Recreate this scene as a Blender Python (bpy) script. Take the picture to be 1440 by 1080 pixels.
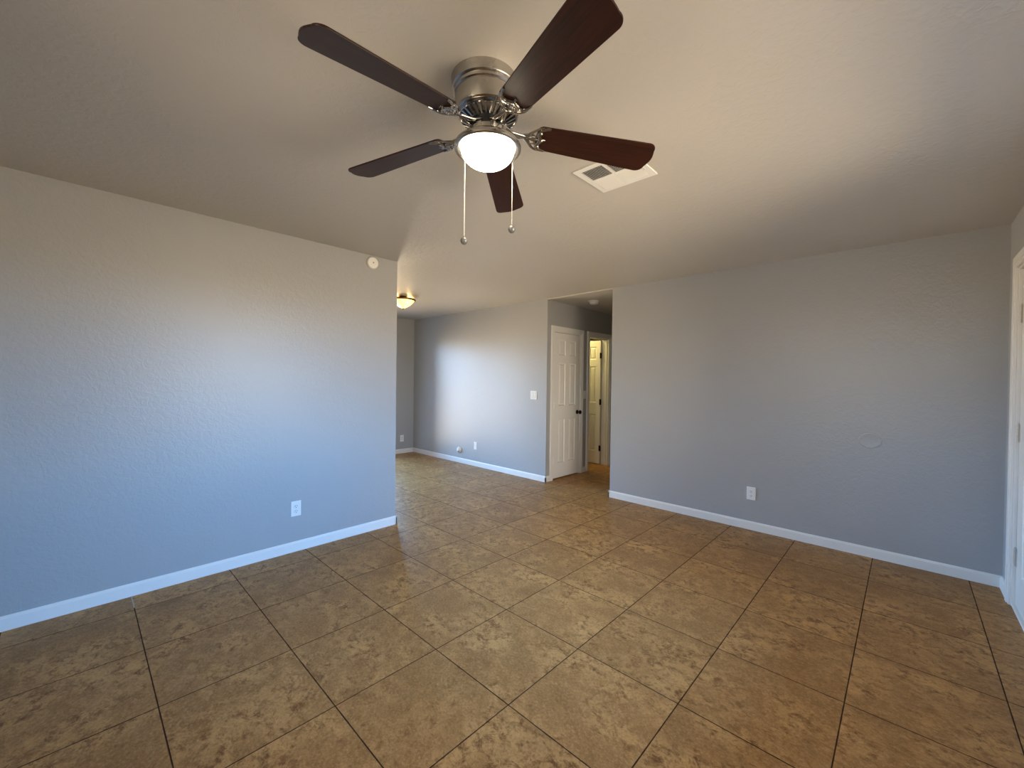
import bpy, bmesh, math, random
from mathutils import Vector, Matrix
random.seed(7)
PI = math.pi
for o in list(bpy.data.objects):
    bpy.data.objects.remove(o, do_unlink=True)
scene = bpy.context.scene
C = scene.collection

# ---------------------------------------------------------------- camera
CAM_H = 1.361
F_PX, YAW, PITCH, ROLL = 582.2, 0.76109, -0.0108, 0.01248
fw = Vector((-math.sin(YAW) * math.cos(PITCH), math.cos(YAW) * math.cos(PITCH), math.sin(PITCH)))
rt = Vector((math.cos(YAW), math.sin(YAW), 0))
up = rt.cross(fw)
r2 = rt * math.cos(ROLL) + up * math.sin(ROLL)
u2 = -rt * math.sin(ROLL) + up * math.cos(ROLL)
cd = bpy.data.cameras.new('camera')
cam = bpy.data.objects.new('camera', cd)
C.objects.link(cam)
m = Matrix((r2, u2, -fw)).transposed().to_4x4()
m.translation = Vector((0, 0, CAM_H))
cam.matrix_world = m
cd.sensor_width = 36
cd.lens = F_PX / 1440 * 36
cd.clip_start = 0.02
scene.camera = cam

# ---------------------------------------------------------------- look
scene.view_settings.view_transform = 'Standard'
scene.view_settings.look = 'None'
scene.view_settings.gamma = 1
scene.view_settings.use_curve_mapping = False
scene.view_settings.exposure = 0.0

# ---------------------------------------------------------------- world: blue sky over warm desert ground
LIGHT = 34.0
# (sin(elevation) mapped to 0..1, colour)
SKY_RAMP = [(0.0, (.30, .235, .165)), (.494, (.52, .40, .275)), (.506, (.64, .72, .80)), (.55, (.30, .62, 1.12)), (1.0, (.18, .38, .90))]
w = bpy.data.worlds.new('sky')
scene.world = w
w.use_nodes = True
nt = w.node_tree
nt.nodes.clear()
tc = nt.nodes.new('ShaderNodeTexCoord')
sp = nt.nodes.new('ShaderNodeSeparateXYZ')
mr = nt.nodes.new('ShaderNodeMapRange')
mr.inputs[1].default_value = -1
mr.inputs[2].default_value = 1
rp = nt.nodes.new('ShaderNodeValToRGB')
el = rp.color_ramp.elements
el[0].position, el[0].color = SKY_RAMP[0][0], (*SKY_RAMP[0][1], 1)
el[1].position, el[1].color = SKY_RAMP[-1][0], (*SKY_RAMP[-1][1], 1)
for pos, col in SKY_RAMP[1:-1]:
    e = el.new(pos)
    e.color = (*col, 1)
bg = nt.nodes.new('ShaderNodeBackground')
bg.inputs[1].default_value = LIGHT
wo = nt.nodes.new('ShaderNodeOutputWorld')
L = nt.links.new
L(tc.outputs['Generated'], sp.inputs[0]); L(sp.outputs['Z'], mr.inputs[0]); L(mr.outputs[0], rp.inputs[0])
# towards the sun's side (+x -y) the low sky is a hazy warm white
hz = nt.nodes.new('ShaderNodeMapRange')
hz.inputs[1].default_value, hz.inputs[2].default_value, hz.inputs[3].default_value, hz.inputs[4].default_value = .62, .93, 0, 1
hu = nt.nodes.new('ShaderNodeMapRange')
hu.inputs[1].default_value, hu.inputs[2].default_value, hu.inputs[3].default_value, hu.inputs[4].default_value = 0, .02, 0, 1
hm = nt.nodes.new('ShaderNodeMath'); hm.operation = 'MULTIPLY'
hx = nt.nodes.new('ShaderNodeMix'); hx.data_type = 'RGBA'
hx.inputs[7].default_value = (.62, .50, .355, 1)
hd = nt.nodes.new('ShaderNodeVectorMath'); hd.operation = 'DOT_PRODUCT'; hd.inputs[1].default_value = (.6, -.8, 0)
L(tc.outputs['Generated'], hd.inputs[0]); L(hd.outputs['Value'], hz.inputs[0]); L(sp.outputs['Z'], hu.inputs[0]); L(hz.outputs[0], hm.inputs[0]); L(hu.outputs[0], hm.inputs[1])
L(hm.outputs[0], hx.inputs[0]); L(rp.outputs[0], hx.inputs[6])
L(hx.outputs[2], bg.inputs[0]); L(bg.outputs[0], wo.inputs[0])


def portal(name, loc, normal, sx, sy):
    """light portal in a window opening: guides the sampling of the sky, adds no light"""
    ld = bpy.data.lights.new(name, 'AREA')
    ld.shape = 'RECTANGLE'
    ld.size, ld.size_y = sx, sy
    ld.cycles.is_portal = True
    o = bpy.data.objects.new(name, ld)
    C.objects.link(o)
    o.location = loc
    o.rotation_euler = Vector(normal).to_track_quat('-Z', 'Z').to_euler()
    return o


# room numbers (metres)
H = 2.44
XL, XR = -3.435, 0.49          # partition face, entry wall face
YE = 2.045                     # free end of the partition
YB = 4.30                      # back wall and right-hand wall face
XD = -6.61                     # far wall of the dining nook
XH, XC = -2.495, -3.46         # hall sides
YN = -1.3                      # wall behind the camera
T = .12
# windows: name, wall axis, wall face, outward sign, a0, a1, z0, z1, panes, label
WINDOWS = [
    ('window_1', 'x', XR, 1, 0.80, 2.70, .75, 2.12, 2, 'white vinyl window beside the entry door'),
    ('window_2', 'x', XD, -1, 1.85, 3.76, .05, 2.06, 2, 'glass sliding door in the dining nook'),
]
WINDOWS.append(('added_window', 'y', YN, -1, -1.15, -.30, .80, 2.1, 1, 'unseen white window added to light the right-hand wall and ceiling'))  # unseen opening, added to brighten the right-hand wall and the ceiling
SLD = WINDOWS[1][4:8]
for wn_, ax_, f_, sg_, a0_, a1_, z0_, z1_, n_, lb_ in WINDOWS:
    c_, h_, q_ = (a0_ + a1_) / 2, (z0_ + z1_) / 2, f_ + sg_ * (T + .02)
    portal('portal_' + wn_, (q_, c_, h_) if ax_ == 'x' else (c_, q_, h_), (-sg_, 0, 0) if ax_ == 'x' else (0, -sg_, 0), a1_ - a0_, z1_ - z0_)


# ---------------------------------------------------------------- materials
def new_mat(name):
    mt = bpy.data.materials.new(name)
    mt.use_nodes = True
    n = mt.node_tree.nodes
    return mt, n, mt.node_tree.links, n['Principled BSDF']


def plain(name, col, rough=.5, metal=0., spec=.5, aniso=0.):
    mt, n, l, b = new_mat(name)
    b.inputs['Base Color'].default_value = (*col, 1)
    b.inputs['Roughness'].default_value = rough
    b.inputs['Metallic'].default_value = metal
    b.inputs['Specular IOR Level'].default_value = spec
    if aniso:
        b.inputs['Anisotropic'].default_value = aniso
    # faint procedural wear in the roughness
    g = n.new('ShaderNodeTexCoord')
    x = n.new('ShaderNodeTexNoise')
    x.inputs['Scale'].default_value = 35
    r = n.new('ShaderNodeMapRange')
    r.inputs[3].default_value = max(.02, rough - .05)
    r.inputs[4].default_value = min(1, rough + .06)
    l.new(g.outputs['Object'], x.inputs['Vector']); l.new(x.outputs[0], r.inputs[0]); l.new(r.outputs[0], b.inputs['Roughness'])
    return mt


def textured_paint(name, col, rough, s1, s2, strength, spec=.5):
    """rolled / knock-down drywall texture"""
    mt, n, l, b = new_mat(name)
    b.inputs['Roughness'].default_value = rough
    b.inputs['Specular IOR Level'].default_value = spec
    g = n.new('ShaderNodeTexCoord')
    a = n.new('ShaderNodeTexNoise'); a.inputs['Scale'].default_value = s1; a.inputs['Detail'].default_value = 3
    c = n.new('ShaderNodeTexNoise'); c.inputs['Scale'].default_value = s2; c.inputs['Detail'].default_value = 4
    c.inputs['Distortion'].default_value = .8
    rc = n.new('ShaderNodeValToRGB')
    rc.color_ramp.elements[0].position = .42; rc.color_ramp.elements[1].position = .6
    ad = n.new('ShaderNodeMath'); ad.operation = 'MULTIPLY_ADD'; ad.inputs[1].default_value = .45
    bp = n.new('ShaderNodeBump'); bp.inputs['Strength'].default_value = strength; bp.inputs['Distance'].default_value = .004
    l.new(g.outputs['Object'], a.inputs['Vector']); l.new(g.outputs['Object'], c.inputs['Vector'])
    l.new(c.outputs[0], rc.inputs[0]); l.new(a.outputs[0], ad.inputs[0]); l.new(rc.outputs[0], ad.inputs[2])
    l.new(ad.outputs[0], bp.inputs['Height']); l.new(bp.outputs[0], b.inputs['Normal'])
    # very slight roller unevenness of the paint
    v = n.new('ShaderNodeTexNoise'); v.inputs['Scale'].default_value = 1.3; v.inputs['Detail'].default_value = 3
    mx = n.new('ShaderNodeMix'); mx.data_type = 'RGBA'
    mx.inputs[6].default_value = (col[0] * .97, col[1] * .97, col[2] * .97, 1)
    mx.inputs[7].default_value = (min(1, col[0] * 1.03), min(1, col[1] * 1.03), min(1, col[2] * 1.03), 1)
    l.new(g.outputs['Object'], v.inputs['Vector']); l.new(v.outputs[0], mx.inputs[0]); l.new(mx.outputs[2], b.inputs['Base Color'])
    return mt


TS, GX, GY = .507, -2.1975, 1.7512


def floor_mat():
    mt, n, l, b = new_mat('ceramic_tile')
    def math_(op, a, c=None, d=None):
        x = n.new('ShaderNodeMath'); x.operation = op
        for i, v in enumerate((a, c, d)):
            if v is None: continue
            if isinstance(v, (int, float)): x.inputs[i].default_value = v
            else: l.new(v, x.inputs[i])
        return x.outputs[0]
    g = n.new('ShaderNodeTexCoord')
    s = n.new('ShaderNodeSeparateXYZ'); l.new(g.outputs['Object'], s.inputs[0])
    px = math_('DIVIDE', math_('SUBTRACT', s.outputs[0], GX), TS)
    py = math_('DIVIDE', math_('SUBTRACT', s.outputs[1], GY), TS)
    fx, fy = math_('FLOOR', px), math_('FLOOR', py)
    rx, ry = math_('FRACT', px), math_('FRACT', py)
    dx = math_('MINIMUM', rx, math_('SUBTRACT', 1, rx))
    dy = math_('MINIMUM', ry, math_('SUBTRACT', 1, ry))
    # joint lines wobble a touch
    wob = n.new('ShaderNodeTexNoise'); wob.inputs['Scale'].default_value = 18; l.new(g.outputs['Object'], wob.inputs['Vector'])
    d = math_('MULTIPLY', math_('MINIMUM', dx, dy), TS)
    d = math_('ADD', d, math_('MULTIPLY', math_('SUBTRACT', wob.outputs[0], .5), .0022))
    gm = n.new('ShaderNodeMapRange'); gm.inputs[1].default_value = .0016; gm.inputs[2].default_value = .0031
    gm.inputs[3].default_value = 1; gm.inputs[4].default_value = 0
    l.new(d, gm.inputs[0])
    grout = gm.outputs[0]
    # per-tile offset of the stone print
    cv = n.new('ShaderNodeCombineXYZ'); l.new(fx, cv.inputs[0]); l.new(fy, cv.inputs[1])
    wn = n.new('ShaderNodeTexWhiteNoise'); wn.noise_dimensions = '2D'; l.new(cv.outputs[0], wn.inputs['Vector'])
    sc = n.new('ShaderNodeVectorMath'); sc.operation = 'SCALE'; sc.inputs['Scale'].default_value = 17; l.new(wn.outputs['Color'], sc.inputs[0])
    ad = n.new('ShaderNodeVectorMath'); ad.operation = 'ADD'; l.new(g.outputs['Object'], ad.inputs[0]); l.new(sc.outputs[0], ad.inputs[1])
    mp = n.new('ShaderNodeMapping'); mp.inputs['Scale'].default_value = (.9, 1.1, 1); mp.inputs['Rotation'].default_value = (0, 0, .75)
    l.new(ad.outputs[0], mp.inputs[0])
    def noise(scale, detail, rough, dist):
        x = n.new('ShaderNodeTexNoise'); x.inputs['Scale'].default_value = scale; x.inputs['Detail'].default_value = detail
        x.inputs['Roughness'].default_value = rough; x.inputs['Distortion'].default_value = dist
        l.new(mp.outputs[0], x.inputs['Vector']); return x.outputs[0]
    big, mid, fine = noise(3.8, 7, .64, .4), noise(19, 9, .80, .35), noise(85, 6, .78, .2)
    def ramp(src, p0, c0, p1, c1):
        x = n.new('ShaderNodeValToRGB'); e = x.color_ramp.elements
        e[0].position, e[0].color, e[1].position, e[1].color = p0, (*c0, 1), p1, (*c1, 1)
        l.new(src, x.inputs[0]); return x.outputs[0]
    base = ramp(big, .32, TILE[0], .66, TILE[1])
    def mix(f, a, c, mode='MIX'):
        x = n.new('ShaderNodeMix'); x.data_type = 'RGBA'; x.blend_type = mode
        if isinstance(f, float): x.inputs[0].default_value = f
        else: l.new(f, x.inputs[0])
        for i, v in ((6, a), (7, c)):
            if isinstance(v, tuple): x.inputs[i].default_value = (*v, 1)
            else: l.new(v, x.inputs[i])
        return x.outputs[2]
    blot = ramp(mid, .47, (0, 0, 0), .60, (1, 1, 1))
    patch = ramp(big, .36, (0, 0, 0), .58, (1, 1, 1))
    bm_ = math_('MULTIPLY', blot, patch)
    col = mix(math_('MULTIPLY', bm_, .85), base, TILE[2])
    hl = ramp(fine, .50, (0, 0, 0), .72, (1, 1, 1))
    col = mix(math_('MULTIPLY', hl, .45), col, TILE[3])
    dk = ramp(fine, .30, (1, 1, 1), .46, (0, 0, 0))
    col = mix(math_('MULTIPLY', dk, .55), col, TILE[2])
    # tile-to-tile shade
    tv = math_('MULTIPLY_ADD', wn.outputs['Value'], .12, .94)
    cc = n.new('ShaderNodeCombineXYZ')
    for i in range(3): l.new(tv, cc.inputs[i])
    col = mix(1.0, col, cc.outputs[0], 'MULTIPLY')
    # a short run of left-over white grout beside the partition
    wx = math_('COMPARE', s.outputs[0], -3.33, .085)
    wy = math_('COMPARE', s.outputs[1], GY - 3 * TS, .03)
    wm = math_('MULTIPLY', wx, wy)
    gcol = mix(wm, (.040, .014, .005), (.45, .42, .40))
    col = mix(grout, col, gcol)
    l.new(col, b.inputs['Base Color'])
    rr = math_('MULTIPLY_ADD', mid, .22, .28)
    l.new(math_('ADD', rr, math_('MULTIPLY', grout, .4)), b.inputs['Roughness'])
    b.inputs['Specular IOR Level'].default_value = .12
    hgt = math_('SUBTRACT', math_('MULTIPLY', mid, .35), grout)
    bp = n.new('ShaderNodeBump'); bp.inputs['Strength'].default_value = .35; bp.inputs['Distance'].default_value = .0022
    l.new(hgt, bp.inputs['Height']); l.new(bp.outputs[0], b.inputs['Normal'])
    return mt


TILE = [(.27, .128, .040), (.54, .288, .098), (.125, .040, .009), (.74, .45, .195)]
M_floor = floor_mat()
M_wall = textured_paint('grey_wall_paint', (.392, .399, .412), .37, 120, 34, .12, .5)
M_ceil = textured_paint('ceiling_paint', (.55, .525, .49), .44, 85, 26, .18, .5)
M_trim = plain('white_trim_paint', (.80, .79, .77), .38)
M_door = plain('white_door_paint', (.80, .78, .75), .36)
M_plate = plain('white_plastic', (.82, .82, .81), .3)
M_dark = plain('dark_slot', (.02, .02, .02), .6)
M_nickel = plain('brushed_nickel', (.50, .48, .46), .25, 1.0, .5, .6)
M_chrome = plain('polished_nickel', (.40, .39, .385), .15, 1.0)
M_black = plain('black_hub', (.012, .014, .02), .35)
M_knob = plain('dark_bronze', (.02, .017, .015), .28, .7)
M_chain = plain('chain_metal', (.80, .76, .68), .3, .6)
M_bronze = plain('aged_bronze', (.16, .09, .045), .35, .8)
M_alu = plain('white_vinyl', (.75, .75, .75), .4)
M_vdark = plain('vent_cavity', (.012, .012, .012), .8)


def wood_mat():
    mt, n, l, b = new_mat('dark_walnut')
    g = n.new('ShaderNodeTexCoord')
    mp = n.new('ShaderNodeMapping'); mp.inputs['Scale'].default_value = (3, 60, 60)
    x = n.new('ShaderNodeTexNoise'); x.inputs['Scale'].default_value = 2; x.inputs['Detail'].default_value = 7; x.inputs['Roughness'].default_value = .65
    r = n.new('ShaderNodeValToRGB'); e = r.color_ramp.elements
    e[0].position, e[0].color = .32, (.008, .003, .002, 1)
    e[1].position, e[1].color = .70, (.040, .010, .006, 1)
    l.new(g.outputs['Object'], mp.inputs[0]); l.new(mp.outputs[0], x.inputs['Vector']); l.new(x.outputs[0], r.inputs[0]); l.new(r.outputs[0], b.inputs['Base Color'])
    b.inputs['Roughness'].default_value = .38
    b.inputs['Specular IOR Level'].default_value = .3
    return mt


M_wood = wood_mat()


def glow(name, col, strength):
    mt, n, l, b = new_mat(name)
    b.inputs['Base Color'].default_value = (.9, .88, .82, 1)
    b.inputs['Roughness'].default_value = .25
    b.inputs['Emission Color'].default_value = (*col, 1)
    b.inputs['Emission Strength'].default_value = strength
    return mt


M_bowl = glow('lit_frosted_glass', (1, .88, .66), 30)
M_amber = glow('lit_alabaster_glass', (1, .56, .12), 5)
M_bath = glow('lit_opal_glass', (1, .78, .27), 75)

M_bulb = glow('lit_bulb', (1, .62, .2), 90)


def alabaster():
    """marbled glass: two lamps behind it make brighter and duller swirls"""
    n = M_amber.node_tree.nodes; l = M_amber.node_tree.links
    b = n['Principled BSDF']
    g = n.new('ShaderNodeTexCoord'); x = n.new('ShaderNodeTexNoise'); x.inputs['Scale'].default_value = 6; x.inputs['Distortion'].default_value = 1.5
    r = n.new('ShaderNodeMapRange'); r.inputs[1].default_value = .35; r.inputs[2].default_value = .65; r.inputs[3].default_value = 1.1; r.inputs[4].default_value = 4.5
    l.new(g.outputs['Object'], x.inputs['Vector']); l.new(x.outputs[0], r.inputs[0]); l.new(r.outputs[0], b.inputs['Emission Strength'])


alabaster()


def glass_mat():
    mt, n, l, b = new_mat('window_glass')
    n.remove(b)
    t = n.new('ShaderNodeBsdfTransparent'); t.inputs[0].default_value = (.94, .96, .95, 1)
    gl = n.new('ShaderNodeBsdfGlossy'); gl.inputs['Roughness'].default_value = .02
    fr = n.new('ShaderNodeFresnel'); fr.inputs[0].default_value = 1.45
    mx = n.new('ShaderNodeMixShader')
    l.new(fr.outputs[0], mx.inputs[0]); l.new(t.outputs[0], mx.inputs[1]); l.new(gl.outputs[0], mx.inputs[2])
    l.new(mx.outputs[0], n['Material Output'].inputs[0])
    return mt


M_glass = glass_mat()


# ---------------------------------------------------------------- mesh helpers
def box(bm, x0, x1, y0, y1, z0, z1):
    v = [bm.verts.new(p) for p in ((x0, y0, z0), (x1, y0, z0), (x1, y1, z0), (x0, y1, z0), (x0, y0, z1), (x1, y0, z1), (x1, y1, z1), (x0, y1, z1))]
    for f in ((0, 3, 2, 1), (4, 5, 6, 7), (0, 1, 5, 4), (1, 2, 6, 5), (2, 3, 7, 6), (3, 0, 4, 7)):
        bm.faces.new([v[i] for i in f])


def lathe(bm, prof, seg=48, cx=0, cy=0, lean=None, axis='z'):
    """prof: list of (r, z) from one end to the other; lean(z) -> (dx, dy)"""
    rings = []
    for r, z in prof:
        ox, oy = lean(z) if lean else (0, 0)
        if r < 1e-6:
            rings.append([(cx + ox, cy + oy, z)])
        else:
            rings.append([(cx + ox + r * math.cos(2 * PI * k / seg), cy + oy + r * math.sin(2 * PI * k / seg), z) for k in range(seg)])
    if axis == 'x':      # turned so that +z of the profile points along +x
        rings = [[(p[2], p[1], -p[0]) for p in q] for q in rings]
    if axis == '-y':     # +z of the profile points along -y
        rings = [[(p[0], -p[2], p[1]) for p in q] for q in rings]
    R = [[bm.verts.new(p) for p in q] for q in rings]
    for a, b in zip(R, R[1:]):
        if len(a) == 1 and len(b) == 1: continue
        for k in range(seg):
            k2 = (k + 1) % seg
            if len(a) == 1: bm.faces.new((a[0], b[k], b[k2]))
            elif len(b) == 1: bm.faces.new((a[k], b[0], a[k2]))
            else: bm.faces.new((a[k], b[k], b[k2], a[k2]))
    for q in (R[0], R[-1]):
        if len(q) > 1: bm.faces.new(q)


def catmull(pts, n=8):
    P = [Vector(p) for p in pts]
    P = [P[0] * 2 - P[1]] + P + [P[-1] * 2 - P[-2]]
    out = []
    for i in range(1, len(P) - 2):
        for k in range(n):
            t = k / n
            a, b, c, d = P[i - 1], P[i], P[i + 1], P[i + 2]
            out.append(.5 * ((2 * b) + (c - a) * t + (2 * a - 5 * b + 4 * c - d) * t * t + (3 * b - a - 3 * c + d) * t ** 3))
    out.append(P[-2])
    return out


def tube(bm, pts, rad, seg=10, flat=1.0, smooth=6):
    P = catmull(pts, smooth) if smooth else [Vector(p) for p in pts]
    n = len(P)
    if not callable(rad):
        rr = rad
        rad = lambda t: rr
    rings = []
    nrm = Vector((0, 0, 1))
    for i, p in enumerate(P):
        d = (P[min(i + 1, n - 1)] - P[max(i - 1, 0)]).normalized()
        s = d.cross(nrm)
        if s.length < .05: s = d.cross(Vector((1, 0, 0)))
        s.normalize()
        q = s.cross(d)
        r = rad(i / (n - 1))
        rings.append([bm.verts.new(p + s * (r * math.cos(2 * PI * k / seg)) + q * (r * flat * math.sin(2 * PI * k / seg))) for k in range(seg)])
    for a, b in zip(rings, rings[1:]):
        for k in range(seg):
            bm.faces.new((a[k], a[(k + 1) % seg], b[(k + 1) % seg], b[k]))
    bm.faces.new(rings[0][::-1]); bm.faces.new(rings[-1])


def obj(name, bm, mat, parent=None, smooth=False, bevel=0., loc=None, segs=2):
    bmesh.ops.recalc_face_normals(bm, faces=bm.faces)
    me = bpy.data.meshes.new(name)
    bm.to_mesh(me); bm.free()
    me.materials.append(mat)
    o = bpy.data.objects.new(name, me)
    C.objects.link(o)
    if parent: o.parent = parent
    if loc: o.location = loc
    if smooth:
        for p in me.polygons: p.use_smooth = True
        me.set_sharp_from_angle(angle=math.radians(38))
    if bevel:
        b = o.modifiers.new('bevel', 'BEVEL'); b.width = bevel; b.segments = segs; b.limit_method = 'ANGLE'
    return o


def tag(o, label, cat, group=None):
    o['label'] = label; o['category'] = cat
    if group: o['group'] = group
    return o


def thing(name, label, cat, loc=(0, 0, 0), rotz=0, group=None):
    o = bpy.data.objects.new(name, None); C.objects.link(o)
    o.location = loc; o.rotation_euler = (0, 0, rotz); o.empty_display_size = .1
    return tag(o, label, cat, group)


def struct(name, bm, mat, label=None, cat=None, parent=None, **k):
    o = obj(name, bm, mat, parent, **k)
    o['kind'] = 'structure'
    if label: o['label'] = label
    if cat: o['category'] = cat
    return o


def BM(*boxes):
    bm = bmesh.new()
    for b in boxes: box(bm, *b)
    return bm


# ---------------------------------------------------------------- shell
X0, X1, Y0, Y1 = XD - T, XR + T, YN - T, 8.1
struct('floor', BM((X0, X1, Y0, Y1, -.1, 0)), M_floor, 'brown mottled stone-look floor tiles laid square to the walls', 'floor')
struct('ceiling', BM((X0, X1, Y0, YB, H, H + .1), (X0, XC, YB, Y1, H, H + .1), (XH, X1, YB, Y1, H, H + .1)), M_ceil, 'off-white textured ceiling over the living and dining rooms', 'ceiling')
struct('ceiling_hall', BM((XC, XH, YB, Y1, H - .012, H + .1)), M_ceil, 'shadowed low ceiling of the short hallway', 'ceiling')
struct('wall_left', BM((XL - T, XL, YN, YE, 0, H)), M_wall, 'grey partition wall on the left that stops short of the back wall', 'wall')
struct('wall_back', BM((XD, XC, YB, YB + T, 0, H)), M_wall, 'far grey wall of the dining nook with the round cover near its base', 'wall')
struct('wall_right', BM((XH, XR, YB, YB + T, 0, H), (XH, XH + T, YB + T, Y1, 0, H)), M_wall, 'wide grey wall on the right with one outlet and a round patch', 'wall')
D3 = (3.08, 4.00, 2.09)   # entry door opening on wall_entry


def holed(axis, face, sg, a0, a1, holes):
    """boxes of a wall plate lying in the plane axis=face, from a0 to a1, with (h0, h1, z0, z1) openings"""
    p0, p1 = sorted((face, face + sg * T))
    out = []
    def put(u0, u1, z0, z1):
        if u1 - u0 > 1e-4 and z1 - z0 > 1e-4:
            out.append((p0, p1, u0, u1, z0, z1) if axis == 'x' else (u0, u1, p0, p1, z0, z1))
    cur = a0
    for h0, h1, z0, z1 in sorted(holes):
        put(cur, h0, 0, H); put(h0, h1, 0, z0); put(h0, h1, z1, H)
        cur = h1
    put(cur, a1, 0, H)
    return out


def holes_of(ax, face):
    return [w_[4:8] for w_ in WINDOWS if w_[1] == ax and abs(w_[2] - face) < 1e-6]


struct('wall_entry', BM(*holed('x', XR, 1, YN, YB + T, holes_of('x', XR) + [(D3[0], D3[1], 0, D3[2])])), M_wall,
       'grey wall at the far right holding the entry door', 'wall')
struct('wall_near', BM(*holed('y', YN, -1, X0, X1, holes_of('y', YN))), M_wall, 'grey wall behind the viewer', 'wall')
struct('wall_dining', BM(*holed('x', XD, -1, YN, Y1, holes_of('x', XD))), M_wall, 'narrow strip of grey wall at the far end of the dining nook', 'wall')
D1 = (4.445, 5.085, 2.03)  # closet opening
D2 = (5.31, 5.885, 2.03)    # open room
struct('wall_hall', BM((XC - T, XC, YB + T, D1[0], 0, H), (XC - T, XC, D1[0], D1[1], D1[2], H), (XC - T, XC, D1[1], D2[0], 0, H),
                       (XC - T, XC, D2[0], D2[1], D2[2], H), (XC - T, XC, D2[1], Y1, 0, H)), M_wall, 'grey hallway wall with a closed door and an open door', 'wall')
struct('wall_far', BM((X0, XH, Y1, Y1 + T, 0, H)), M_wall, 'dark end wall of the hallway', 'wall')
struct('wall_closet', BM((XD, XC - T, 5.16, 5.24, 0, H)), M_wall, 'wall between closet and lit room', 'wall')

# ---------------------------------------------------------------- baseboards (7.5 cm, eased top)
BH, BT = .078, .013


def baseboard(name, runs, label):
    """runs: (x0,y0,x1,y1,nx,ny) wall-face lines with outward normal"""
    bm = bmesh.new()
    for x0, y0, x1, y1, nx, ny in runs:
        prof = ((0, 0), (BT, 0), (BT, BH - .014), (BT * .45, BH - .003), (0, BH))
        a = [bm.verts.new((x0 + nx * d, y0 + ny * d, z)) for d, z in prof]
        b = [bm.verts.new((x1 + nx * d, y1 + ny * d, z)) for d, z in prof]
        for k in range(5):
            bm.faces.new((a[k], a[(k + 1) % 5], b[(k + 1) % 5], b[k]))
        bm.faces.new(a); bm.faces.new(b[::-1])
    return struct(name, bm, M_trim, label, 'baseboard')


baseboard('baseboard_left', [(XL, YN, XL, YE + BT, 1, 0), (XL + BT, YE, XL - T - BT, YE, 0, 1), (XL - T, YE + BT, XL - T, YN, -1, 0)], 'white baseboard along the left partition wall and round its end')
baseboard('baseboard_back', [(XD, YB, XC + BT, YB, 0, -1), (XC, YB - BT, XC, D1[0] - .068, 1, 0)], 'white baseboard along the far dining wall to the hall corner')
baseboard('baseboard_right', [(XH - BT, YB, XR, YB, 0, -1), (XH, YB - BT, XH, 8.1, -1, 0)], 'white baseboard along the right-hand wall')
baseboard('baseboard_entry', [(XR, YB, XR, D3[1] + .075, -1, 0), (XR, D3[0] - .075, XR, YN, -1, 0)], 'short white baseboard between corner and entry door')
baseboard('baseboard_dining', [(XD, YB, XD, SLD[1] + .06, 1, 0), (XD, SLD[0] - .06, XD, YN, 1, 0)], 'white baseboard on the narrow dining wall strip')
baseboard('baseboard_hall', [(XC, D1[1] + .068, XC, D2[0] - .066, 1, 0), (XC, D2[1] + .068, XC, Y1, 1, 0)], 'white baseboard between the two hallway doors')


# unseen roof added outside the near window to block sky, leaving only ground light
sky_block = struct('sky_block_roof', BM((-3.4, 1.6, YN - T - 2.6, YN - T - .002, 2.34, 2.44), (-3.4, 1.6, YN - T - 2.6, YN - T - 2.5, 2.16, 2.34)), M_trim, 'unseen white roof added to block sky from the near window')
for px_ in (-3.3, 1.5):
    obj('sky_block_post', BM((px_ - .05, px_ + .05, YN - T - 2.6, YN - T - 2.5, -.1, 2.16)), M_trim, sky_block)

# ---------------------------------------------------------------- doors
def casing_bm(W, Ht, cw=.066, depth=T, stop_y=.045, back=False, sill=False):
    """local: opening u 0..W, wall face y=0 (room at -y), wall body 0..depth"""
    bm = bmesh.new()
    for s in ((-1, 1) if back else (-1,)):
        def yb(a, b):
            return (a, b) if s < 0 else (depth - b, depth - a)
        for d0, d1, t in ((0, cw, .011), (cw * .35, cw * .92, .017)):
            y0, y1 = yb(-t, 0)
            box(bm, -d1, -d0, y0, y1, 0, Ht + d0)
            box(bm, W + d0, W + d1, y0, y1, 0, Ht + d0)
            box(bm, -d1, W + d1, y0, y1, Ht + d0, Ht + d1)
    j = .014
    if sill: box(bm, j, W - j, .002, depth, 0, .021)
    box(bm, 0, j, 0, depth, 0, Ht); box(bm, W - j, W, 0, depth, 0, Ht); box(bm, j, W - j, 0, depth, Ht - j, Ht)
    s0, s1 = stop_y, stop_y + .03
    box(bm, j, j + .01, s0, s1, 0, Ht - j); box(bm, W - j - .01, W - j, s0, s1, 0, Ht - j); box(bm, j + .01, W - j - .01, s0, s1, Ht - j - .01, Ht - j)
    return bm


def panel_leaf(W, Ht, th, cols, rows, both=True):
    """panelled door leaf; local x 0..W, z 0..Ht, front face at y=0 facing -y, body to +th"""
    bm = bmesh.new()
    xs = [0] + [c for p in cols for c in p] + [W]
    zs = [0] + [c for p in rows for c in p] + [Ht]
    # stiles
    for i in range(0, len(xs), 2): box(bm, xs[i], xs[i + 1], 0, th, 0, Ht)
    for a, b in cols:
        for i in range(0, len(zs), 2): box(bm, a, b, 0, th, zs[i], zs[i + 1])
        for c, d in rows:
            for side in (0, 1):
                rings = []
                for ins, dep in ((0, 0), (.009, .008), (.017, .009), (.036, .002)):
                    y = dep if side == 0 else th - dep
                    rings.append([bm.verts.new(p) for p in ((a + ins, y, c + ins), (b - ins, y, c + ins), (b - ins, y, d - ins), (a + ins, y, d - ins))])
                for p, q in zip(rings, rings[1:]):
                    for k in range(4): bm.faces.new((p[k], p[(k + 1) % 4], q[(k + 1) % 4], q[k]))
                bm.faces.new(rings[-1])
    return bm


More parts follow.
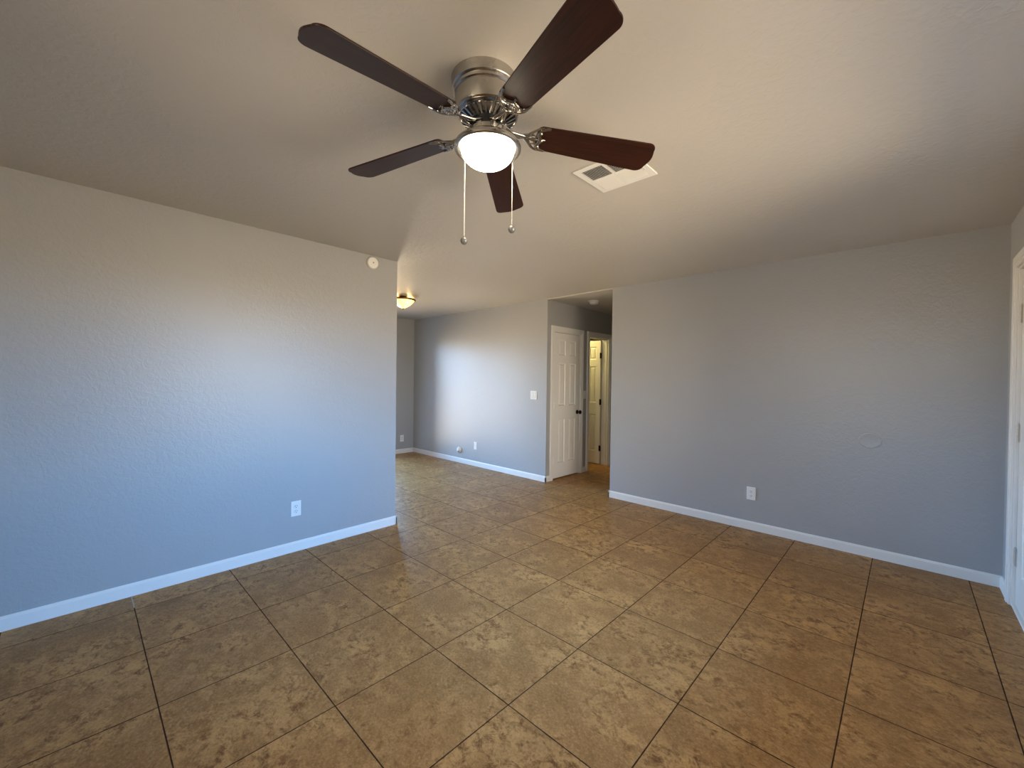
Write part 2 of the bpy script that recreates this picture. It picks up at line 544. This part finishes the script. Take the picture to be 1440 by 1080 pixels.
def door_knob(parent, x, z, th, both=False, label='dark bronze door knob'):
    bm = bmesh.new()
    lathe(bm, [(.0, 0), (.030, 0), (.031, .003), (.026, .008), (.012, .011), (.011, .028), (.018, .036), (.027, .046), (.029, .055), (.024, .064), (.012, .069), (0, .070)], 28, axis='-y')
    for v in bm.verts: v.co += Vector((x, 0, z))
    o = obj('door_knob', bm, M_knob, parent, smooth=True)
    o['label'] = label
    return o


def hinge(parent, x, z, mat, h=.09):
    bm = bmesh.new()
    n = 5
    for k in range(n):
        z0 = z - h / 2 + k * h / n
        lathe(bm, [(.0, z0 + .0008), (.0065, z0 + .0008), (.0065, z0 + h / n - .0008), (0, z0 + h / n - .0008)], 12, x, -.006)
    lathe(bm, [(0, z + h / 2), (.004, z + h / 2), (.005, z + h / 2 + .005), (0, z + h / 2 + .008)], 12, x, -.006)
    box(bm, x, x + .022, -.0015, .001, z - h / 2, z + h / 2)
    box(bm, x - .012, x, -.0015, .001, z - h / 2, z + h / 2)
    return obj('hinge', bm, mat, parent)


def six(W):
    st, ms = .105 * W / .61, .095 * W / .61
    pw = (W - 2 * st - ms) / 2
    return [(st, st + pw), (st + pw + ms, W - st)], [(.20, .80), (.99, 1.58), (1.69, 1.90)]


# closed closet door
W1 = D1[1] - D1[0]
d1 = struct('door_1', casing_bm(W1, D1[2]), M_trim, 'white frame with a closed six-panel door beside the far wall corner', 'door', bevel=.0015)
d1.location = (XC, D1[0], 0); d1.rotation_euler = (0, 0, PI / 2)
LW = W1 - .034
leaf = obj('door_leaf', panel_leaf(LW, 1.995, .035, *six(LW)), M_door, d1, loc=(.017, .004, .016))
door_knob(leaf, LW - .052, .885, .035)
M_hinge = plain('painted_hinge', (.56, .52, .48), .5, .2)
for z in (.25, 1.0, 1.75): hinge(leaf, 0, z, M_trim)

# open door to the lit room
W2 = D2[1] - D2[0]
d2 = struct('door_2', casing_bm(W2, D2[2], back=True, stop_y=.03), M_trim, 'white door frame standing open to a yellow-lit room', 'door', bevel=.0015)
d2.location = (XC, D2[0], 0); d2.rotation_euler = (0, 0, PI / 2)
# leaf swung 90 degrees into the room; in the frame's own axes it stands along +y at the far jamb
LW2 = .46
leaf2 = obj('door_leaf', panel_leaf(LW2, 1.995, .035, *six(LW2)), M_door, d2)
leaf2.rotation_euler = (0, 0, PI / 2)          # local x -> frame +y ... faces back along the frame's -x side
leaf2.matrix_local = Matrix(((0, 1, 0, W2 - .052), (-1, 0, 0, T + .008 + LW2), (0, 0, 1, .014), (0, 0, 0, 1)))
door_knob(leaf2, .055, .90, .035)
for z in (.25, 1.0, 1.75): hinge(leaf2, LW2, z, M_knob)

# entry door
W3 = D3[1] - D3[0]
d3 = struct('door_3', casing_bm(W3, D3[2], cw=.075, stop_y=.062, sill=True), M_trim, 'white entry door frame at the right edge of the room', 'door', bevel=.0015)
d3.location = (XR, D3[1], 0); d3.rotation_euler = (0, 0, -PI / 2)
LW3 = W3 - .036
leaf3 = obj('door_leaf', panel_leaf(LW3, 2.045, .042, *six(LW3)), M_door, d3, loc=(.018, .017, .0215))
door_knob(leaf3, LW3 - .065, .93, .042)
for z in (.285, 1.05, 1.78): hinge(leaf3, 0, z, M_hinge, .11)

# ---------------------------------------------------------------- windows
def window(name, ax, face, sg, y0, y1, z0, z1, n, label, fr=.045):
    """vinyl frame set in the wall opening, with n side by side panes"""
    d = .06
    xa = face + sg * T / 2 - d / 2
    def bx(p0, p1, u0, u1, w0, w1):
        return (p0, p1, u0, u1, w0, w1) if ax == 'x' else (u0, u1, p0, p1, w0, w1)
    bm = BM(bx(xa, xa + d, y0, y0 + fr, z0, z1), bx(xa, xa + d, y1 - fr, y1, z0, z1), bx(xa, xa + d, y0 + fr, y1 - fr, z0, z0 + fr), bx(xa, xa + d, y0 + fr, y1 - fr, z1 - fr, z1))
    wd = (y1 - y0 - 2 * fr) / n
    for k in range(1, n):
        yc = y0 + fr + k * wd
        box(bm, *bx(xa + .005, xa + d - .005, yc - .02, yc + .02, z0 + fr, z1 - fr))
    o = struct(name, bm, M_alu, label, 'window')
    for k in range(n):
        a = y0 + fr + k * wd + (.02 if k else 0); b = y0 + fr + (k + 1) * wd - (.02 if k < n - 1 else 0)
        obj('window_pane', BM(bx(xa + d / 2 - .002, xa + d / 2 + .002, a, b, z0 + fr, z1 - fr)), M_glass, o)
    return o


for w_ in WINDOWS:
    window(*w_)


# ---------------------------------------------------------------- wall plates
def plate_bm(w, h, t=.006):
    bm = bmesh.new()
    rings = []
    for ins, y in ((0, 0), (0, -t * .5), (.003, -t), (.012, -t)):
        rings.append([bm.verts.new(p) for p in ((-w / 2 + ins, y, -h / 2 + ins), (w / 2 - ins, y, -h / 2 + ins), (w / 2 - ins, y, h / 2 - ins), (-w / 2 + ins, y, h / 2 - ins))])
    for p, q in zip(rings, rings[1:]):
        for k in range(4): bm.faces.new((p[k], p[(k + 1) % 4], q[(k + 1) % 4], q[k]))
    bm.faces.new(rings[0][::-1]); bm.faces.new(rings[-1])
    return bm


def duplex(loc, rz, label):
    t = thing('wall_outlet', label, 'outlet', loc, rz, None)
    obj('cover_plate', plate_bm(.074, .118), M_plate, t)
    for s in (-1, 1):
        bm = bmesh.new()
        lathe(bm, [(.0, .005), (.0172, .005), (.0172, .0078), (.0165, .0085), (0, .0085)], 32, axis='-y')
        for v in bm.verts:
            v.co.z = max(-.0145, min(.0145, v.co.z)); v.co.z += s * .0195
        r = obj('socket', bm, M_plate, t)
        sl = BM((-.0078, -.0052, -.0092, -.008, s * .0195 - .001, s * .0195 + .0085), (.0050, .0078, -.0092, -.008, s * .0195 - .0005, s * .0195 + .0080))
        lathe(sl, [(0, .008), (.0030, .008), (.0030, .0092), (0, .0092)], 14, 0, 0, axis='-y')
        vs = list(sl.verts)[16:]
        for v in vs: v.co.z += s * .0195 - .0088
        obj('socket_slots', sl, M_dark, r)
    bm = bmesh.new(); lathe(bm, [(0, .005), (.0028, .005), (.0028, .0075), (0, .008)], 12, axis='-y')
    obj('screw', bm, M_chain, t)
    return t


duplex((XL, 1.177, .333), PI / 2, 'white duplex outlet low on the left partition wall')
duplex((-1.022, YB, .335), 0, 'white duplex outlet low on the right-hand wall')
duplex((XD, 4.06, .27), PI / 2, 'faint outlet on the narrow wall strip beyond the partition')


def rocker(loc, rz, n, label, cat='light switch', name='light_switch', w=None, h=.118, rh=.066):
    t = thing(name, label, cat, loc, rz)
    w = w or (.07 + .046 * (n - 1))
    obj('cover_plate', plate_bm(w, h), M_plate, t)
    for k in range(n):
        cx = (k - (n - 1) / 2) * .046
        bm = bmesh.new()
        pr = ((-.005, -rh / 2), (-.0085, -rh / 2), (-.0065, 0), (-.0100, rh / 2), (-.005, rh / 2))
        a = [bm.verts.new((cx - .0165, y, z)) for y, z in pr]; b = [bm.verts.new((cx + .0165, y, z)) for y, z in pr]
        for i in range(5): bm.faces.new((a[i], a[(i + 1) % 5], b[(i + 1) % 5], b[i]))
        bm.faces.new(a); bm.faces.new(b[::-1])
        obj('rocker', bm, M_plate, t)
        bm = BM((cx - .0182, cx + .0182, -.0064, -.0045, -rh / 2 - .0018, rh / 2 + .0018))
        obj('rocker_gap', bm, plain_grey, t)
    return t


plain_grey = plain('shadow_gap_grey', (.35, .35, .35), .6)
rocker((-3.683, YB, 1.152), 0, 2, 'double rocker light switch near the hall corner')
rocker((XC, 5.199, 1.15), PI / 2, 1, 'narrow light switch between the two hallway doors', w=.066)
rocker((-4.868, YB, .318), 0, 1, 'small white jack plate beside the round domed cover on the far wall', 'wall plate', 'wall_jack')

# round cap on the far wall
t = thing('cable_cover', 'round white domed cover low on the far dining wall', 'cable cover', (-5.263, YB, .205))
bm = bmesh.new()
lathe(bm, [(0, 0), (.052, 0), (.053, .006), (.047, .018), (.034, .030), (.018, .035), (0, .036)], 32, axis='-y')
obj('dome', bm, M_plate, t, smooth=True)
bm = bmesh.new()
lathe(bm, [(0, .026), (.012, .026), (.012, .0365), (0, .0365)], 16, axis='-y')
for v in bm.verts: v.co += Vector((.012, .0, -.022))
obj('cable_hole', bm, M_vdark, t)

# round painted-over patch on the right-hand wall
bm = bmesh.new()
lathe(bm, [(0, 0), (.071, 0), (.071, .0022), (.068, .0036), (.060, .0026), (0, .0022)], 56, axis='-y')
for v in bm.verts: v.co.z *= .80
o = obj('wall_patch', bm, M_wall, None, smooth=True, loc=(-.2, YB, .915))
tag(o, 'round painted-over cover patch on the right-hand wall', 'wall patch')

# alarm on the partition, close to the ceiling
t = thing('smoke_alarm', 'round white alarm high on the partition wall by its end', 'smoke alarm', (XL, 1.793, 2.372), PI / 2)
bm = bmesh.new()
lathe(bm, [(0, 0), (.052, 0), (.054, .004), (.053, .020), (.046, .028), (.020, .030), (0, .030)], 40, axis='-y')
obj('alarm_body', bm, M_plate, t, smooth=True)
bm = bmesh.new()
lathe(bm, [(0, .029), (.007, .029), (.007, .0315), (0, .0315)], 20, axis='-y')
obj('test_button', bm, plain_grey, t)

# smoke detector on the hall ceiling
t = thing('smoke_detector', 'white smoke detector on the hallway ceiling', 'smoke detector', (-3.05, 4.78, H - .012))
bm = bmesh.new()
lathe(bm, [(0, 0), (.078, 0), (.078, -.008), (.070, -.012), (0, -.012)], 40)
obj('mounting_base', bm, M_plate, t, smooth=True)
bm = bmesh.new()
lathe(bm, [(0, -.012), (.056, -.012), (.060, -.022), (.057, -.036), (.045, -.045), (0, -.048)], 40)
obj('detector_body', bm, M_plate, t, smooth=True)

# ---------------------------------------------------------------- ceiling air register
VX0, VX1, VY0, VY1 = -1.270, -.950, 1.765, 2.072
vcx, vcy = (VX0 + VX1) / 2, (VY0 + VY1) / 2
t = thing('air_vent', 'square white four-way ceiling register behind a fan blade', 'air vent', (vcx, vcy, H))
hw, hh = (VX1 - VX0) / 2, (VY1 - VY0) / 2
bm = bmesh.new()
fl = .034
zf = -.007
def fr_(x0, x1, y0, y1): box(bm, x0, x1, y0, y1, zf, 0)
fr_(-hw, hw, -hh, -hh + fl); fr_(-hw, hw, hh - fl, hh); fr_(-hw, -hw + fl, -hh + fl, hh - fl); fr_(hw - fl, hw, -hh + fl, hh - fl)
fr_(-.009, .009, -hh + fl, hh - fl); fr_(-hw + fl, -.009, -.007, .007); fr_(.009, hw - fl, -.007, .007)
obj('register_frame', bm, M_plate, t, bevel=.002)
obj('register_cavity', BM((-hw + fl - .004, hw - fl + .004, -hh + fl - .004, hh - fl + .004, -.0022, -.0006)), M_vdark, t)
for qx in (0, 1):
    for qy in (0, 1):
        bm = bmesh.new()
        a0, a1 = ((-hw + fl, -.009) if qx == 0 else (.009, hw - fl))
        b0, b1 = ((-hh + fl, -.007) if qy == 0 else (.007, hh - fl))
        n = 10
        for k in range(n):
            yc = b0 + (k + .5) * (b1 - b0) / n
            pit = (b1 - b0) / n
            # near pair: blades tip so that the dark duct shows; far pair: their white faces show
            p = ((yc + pit * .62, -.0025), (yc + pit * .62 - .0012, -.0022), (yc - pit * .5, -.0100), (yc - pit * .5 + .001, -.0108))
            if qy == 1:
                p = tuple((2 * yc - y, z) for y, z in p)
            A = [bm.verts.new((a0, y, z)) for y, z in p]; B = [bm.verts.new((a1, y, z)) for y, z in p]
            for i in range(4): bm.faces.new((A[i], A[(i + 1) % 4], B[(i + 1) % 4], B[i]))
            bm.faces.new(A); bm.faces.new(B[::-1])
        obj('louvre_bank', bm, M_plate, t)
obj('damper_lever', BM((hw - fl + .006, hw - fl + .011, .02, .055, -.012, -.006)), M_chain, t)

# ---------------------------------------------------------------- ceiling fan
FX, FY = -1.115, 1.027
fan = thing('ceiling_fan', 'five-blade brushed nickel ceiling fan with dark wood blades and lit bowl', 'ceiling fan', (FX, FY, H))
LEAN = Vector((-.0110, -.0104))


def lean(z):
    k = max(0, min(1, (z + .13) / .13))
    return (LEAN.x * k, LEAN.y * k)


bm = bmesh.new()
lathe(bm, [(0, 0), (.119, 0), (.1195, -.036), (.116, -.040), (.113, -.042), (.113, -.046), (.1165, -.049), (.1165, -.054), (.112, -.058),
           (.112, -.061), (.1135, -.064), (.1135, -.112), (.112, -.120), (.106, -.125), (0, -.126)], 72, lean=lean)
obj('motor_housing', bm, M_nickel, fan, smooth=True)
# vented ring under the housing: sloping ring with radial fins
bm = bmesh.new()
lathe(bm, [(.060, -.122), (.106, -.122), (.109, -.127), (.104, -.133), (.098, -.134), (.097, -.131), (.062, -.150), (.058, -.150), (.056, -.140)], 72)
obj('vent_ring', bm, M_chrome, fan, smooth=True)
bm = bmesh.new()
for k in range(30):
    a = 2 * PI * k / 30
    ca, sa = math.cos(a), math.sin(a)
    vs = []
    for r, z in ((.100, -.1315), (.066, -.149), (.066, -.155), (.100, -.1385)):
        for s in (-1, 1):
            wd = .0033 * s
            vs.append(bm.verts.new((r * ca - wd * sa, r * sa + wd * ca, z)))
    q = lambda *i: bm.faces.new([vs[j] for j in i])
    q(0, 2, 4, 6); q(1, 7, 5, 3); q(0, 1, 3, 2); q(2, 3, 5, 4); q(4, 5, 7, 6); q(6, 7, 1, 0)
obj('vent_fins', bm, M_chrome, fan)
bm = bmesh.new()
lathe(bm, [(0, -.13), (.064, -.13), (.064, -.151), (.058, -.158), (.052, -.162), (.050, -.190), (0, -.192)], 48)
obj('switch_hub', bm, M_black, fan, smooth=True)
# light kit: collar and flared pan
bm = bmesh.new()
lathe(bm, [(0, -.183), (.066, -.183), (.070, -.186), (.070, -.203), (.073, -.206), (.090, -.212), (.108, -.223), (.1185, -.233), (.1215, -.241), (.1205, -.248),
           (.116, -.252), (.106, -.252), (.097, -.246), (0, -.240)], 72)
for k in range(9):        # raised tabs on the collar
    a = 2 * PI * k / 9 + .2
    c, s = math.cos(a), math.sin(a)
    vs = [bm.verts.new((.072 * c - u * s + d * c, .072 * s + u * c + d * s, z)) for d in (-.004, .002) for u, z in ((-.009, -.184), (.009, -.184), (.009, -.202), (-.009, -.202))]
    for f in ((0, 1, 2, 3), (7, 6, 5, 4), (0, 4, 5, 1), (1, 5, 6, 2), (2, 6, 7, 3), (3, 7, 4, 0)): bm.faces.new([vs[i] for i in f])
obj('light_pan', bm, M_nickel, fan, smooth=True)
bm = bmesh.new()
prof = [(0, -.244), (.096, -.2445)] + [(.096 * math.cos(x), -.249 - .062 * math.sin(x)) for x in [PI / 2 * k / 16 for k in range(16)]] + [(0, -.311)]
lathe(bm, prof, 64)
b_ = obj('glass_bowl', bm, M_bowl, fan, smooth=True)
b_['label'] = 'glowing frosted glass bowl'
# pull chains hang over the far rim of the pan
for (px, py, zb, nm) in ((.0, 0, 0, 0),): pass


def chain(ax, ay, z_end, lab):
    """ax, ay: offset from the fan axis; small beads down a thin cord"""
    bm = bmesh.new()
    d = Vector((ax, ay)); r = d.length; e = d / r
    tube(bm, [(e.x * .045, e.y * .045, -.180), (e.x * .075, e.y * .075, -.184), (e.x * .110, e.y * .110, -.200), (ax * .99, ay * .99, -.226), (ax, ay, -.255), (ax, ay, z_end)], .0011, 6, smooth=5)
    z = -.25
    while z > z_end:
        bmesh.ops.create_icosphere(bm, subdivisions=1, radius=.0019, matrix=Matrix.Translation((ax, ay, z)))
        z -= .0062
    c = obj('pull_chain', bm, M_chain, fan)
    bm = bmesh.new()
    lathe(bm, [(0, z_end + .004), (.004, z_end + .003), (.0045, z_end - .001), (.0115, z_end - .006), (.0145, z_end - .0145), (.0120, z_end - .023), (.006, z_end - .029), (0, z_end - .030)], 24, ax, ay)
    obj('chain_fob', bm, M_fob, c, smooth=True)


M_fob = plain('smoky_fob', (.14, .135, .13), .3, .2)
FOBS = [((652.5, 338), -1), ((719.5, 322), 1)]
for (px, py), s in FOBS:
    # radius of the drop about the axis .1225 m; solve the drop's place from its bearing
    d = fw + r2 * ((px - 720) / F_PX) + u2 * ((540 - py) / F_PX)
    hx, hy = d.x, d.y
    A = hx * hx + hy * hy; B = -2 * (hx * FX + hy * FY); Cc = FX * FX + FY * FY - .1235 ** 2
    k = (-B + math.sqrt(max(0, B * B - 4 * A * Cc))) / (2 * A)     # far intersection
    X, Y = hx * k, hy * k
    chain(X - FX, Y - FY, CAM_H + d.z * k + .0135 - H, '')

# blades: drooping 3.4 degrees, pitched 12 degrees
TIP, ZI, DR, PT = .645, 2.258 - H, .059, -.21
PH = math.radians(270.35)


def blade_frame(k):
    a = PH + math.radians(72) * k
    X = Vector((math.cos(a), math.sin(a), -DR)).normalized()
    Yt = Vector((-math.sin(a), math.cos(a), 0))
    N = X.cross(Yt).normalized()
    Yp = (Yt * math.cos(PT) + N * math.sin(PT)).normalized()
    Np = X.cross(Yp).normalized()
    o = Vector((0, 0, ZI + DR * .2))
    return Matrix(((X.x, Yp.x, Np.x, o.x), (X.y, Yp.y, Np.y, o.y), (X.z, Yp.z, Np.z, o.z), (0, 0, 0, 1)))


def blade_bm():
    bm = bmesh.new()
    out = []
    x0, x1 = .178, TIP
    w0, w1 = .054, .0705
    half = []
    # inner end slightly rounded, outer end with big corner radii and a bowed tip
    half.append((x0, 0)); half.append((x0 + .001, w0 * .6)); half.append((x0 + .006, w0 * .88)); half.append((x0 + .016, w0))
    for i in range(1, 10):
        t_ = i / 10
        half.append((x0 + .016 + (x1 - .045 - x0 - .016) * t_, w0 + (w1 - w0) * t_))
    rc = .030
    cx = x1 - rc - .010
    for i in range(9):
        a = PI / 2 * (1 - i / 8)
        half.append((cx + rc * math.cos(a), w1 - rc + rc * math.sin(a)))
    half.append((x1 - .006, w1 * .42)); half.append((x1 - .0015, w1 * .2)); half.append((x1, 0))
    pts = half + [(x, -y) for x, y in reversed(half[1:-1])]
    th = .006
    A = [bm.verts.new((x, y, -th / 2)) for x, y in pts]; B = [bm.verts.new((x, y, th / 2)) for x, y in pts]
    bm.faces.new(A[::-1]); bm.faces.new(B)
    n = len(pts)
    for i in range(n): bm.faces.new((A[i], A[(i + 1) % n], B[(i + 1) % n], B[i]))
    return bm


def iron_bm():
    """scrolled blade bracket in blade axes; the underside is -z"""
    bm = bmesh.new()
    z = -.0065
    # crescent: two horns hugging the blade's inner end, tips pointing outwards
    for s in (-1, 1):
        tube(bm, [(.196, s * .001, z - .002), (.190, s * .016, z - .002), (.186, s * .030, z - .001), (.192, s * .043, z), (.208, s * .050, z + .001), (.224, s * .0525, z + .002)],
             lambda t: .0078 * (1 - .55 * t) + .0008, 10, .7)
        # outer flank running back to the stem
        tube(bm, [(.132, s * .004, z + .004), (.150, s * .016, z), (.166, s * .034, z - .001), (.182, s * .047, z), (.200, s * .052, z + .001)], lambda t: .0066 * (1 - .4 * t), 10, .7)
        # inner scroll loop
        tube(bm, [(.150, s * .006, z - .001), (.158, s * .016, z - .003), (.170, s * .020, z - .003), (.178, s * .013, z - .003), (.172, s * .006, z - .003), (.162, s * .005, z - .002)], .0036, 8, .8)
        lathe(bm, [(0, z + .002), (.006, z + .002), (.0065, z - .005), (.004, z - .0075), (0, z - .008)], 14, .192, s * .030)
    # centre tongue and screw
    tube(bm, [(.140, 0, z + .001), (.165, 0, z - .003), (.186, 0, z - .003), (.204, 0, z - .001), (.214, 0, z)], lambda t: .0065 * (1 - .5 * t), 10, .6)
    lathe(bm, [(0, z + .002), (.0065, z + .002), (.0065, z - .006), (.004, z - .0085), (0, z - .009)], 14, .200, 0)
    return bm


blade_o = obj('fan_blade', blade_bm(), M_wood, fan, bevel=.0015)
blade_o['label'] = 'dark walnut fan blade'
iron_o = obj('blade_bracket', iron_bm(), M_chrome, fan, smooth=True)


def arm_bm(k):
    """S-shaped stem from the flywheel under the motor out to the bracket (fan axes)"""
    bm = bmesh.new()
    a = PH + math.radians(72) * k
    c, s = math.cos(a), math.sin(a)
    F = blade_frame(k)
    e = F @ Vector((.140, 0, -.004))
    e2 = F @ Vector((.152, 0, -.0075))
    for off in (-.011, .011):
        P = []
        for r, z, o_ in ((.044, -.158, off * 1.5), (.062, -.170, off * 1.5), (.084, -.180, off * 1.3), (.108, -.182, off * .8)):
            P.append((r * c - o_ * s, r * s + o_ * c, z))
        P += [tuple(e), tuple(e2)]
        tube(bm, P, lambda t: .0085 - .002 * t, 12, .8)
    return bm


for k in range(5):
    F = blade_frame(k)
    b = blade_o if k == 0 else blade_o.copy()
    r_ = iron_o if k == 0 else iron_o.copy()
    if k:
        C.objects.link(b); C.objects.link(r_)
        b.parent = fan; r_.parent = fan
    b.matrix_local = F; r_.matrix_local = F
    obj('blade_arm', arm_bm(k), M_chrome, r_, smooth=True).matrix_local = F.inverted()

# ---------------------------------------------------------------- dining flush lamp
LXY = (-4.86, 2.985)
t = thing('ceiling_lamp', 'bronze-rimmed flush ceiling lamp with glowing amber bowl in the dining nook', 'ceiling lamp', (LXY[0], LXY[1], H))
bm = bmesh.new()
lathe(bm, [(0, 0), (.075, 0), (.080, -.006), (.070, -.014), (.020, -.018), (.016, -.024), (.016, -.030), (0, -.030)], 40)
obj('canopy', bm, M_bronze, t, smooth=True)
bm = bmesh.new()
lathe(bm, [(.135, -.034), (.160, -.030), (.166, -.036), (.163, -.046), (.150, -.052), (.140, -.050)], 56)
bm.faces.ensure_lookup_table()
obj('rim', bm, M_bronze, t, smooth=True)
bm = bmesh.new()
lathe(bm, [(.148, -.046)] + [(.148 * (1 - x), -.050 - .100 * (1 - (1 - x) ** 1.7)) for x in [k / 14 for k in range(14)]] + [(0, -.150)], 48)
obj('glass_bowl', bm, M_amber, t, smooth=True)
bm = bmesh.new()
lathe(bm, [(0, -.146), (.010, -.149), (.012, -.153), (.006, -.158), (.008, -.163), (.004, -.170), (0, -.172)], 20)
obj('finial', bm, M_bronze, t, smooth=True)

for k in (0, 1):
    bm = bmesh.new()
    a = .9 + PI * k
    bmesh.ops.create_uvsphere(bm, u_segments=20, v_segments=12, radius=.022, matrix=Matrix.Translation((.075 * math.cos(a), .075 * math.sin(a), -.040)))
    obj('bulb', bm, M_bulb, t, smooth=True)

# lamp in the room behind the open door
t = thing('flush_light', 'opal ceiling light in the room behind the open door', 'ceiling lamp', (-4.1, 5.55, H))
bm = bmesh.new(); lathe(bm, [(0, 0), (.15, 0), (.155, -.02), (.14, -.028), (0, -.028)], 40)
obj('lamp_base', bm, M_trim, t, smooth=True)
bm = bmesh.new(); lathe(bm, [(0, -.024), (.135, -.026), (.12, -.06), (.07, -.085), (0, -.092)], 40)
obj('lamp_glass', bm, M_bath, t, smooth=True)
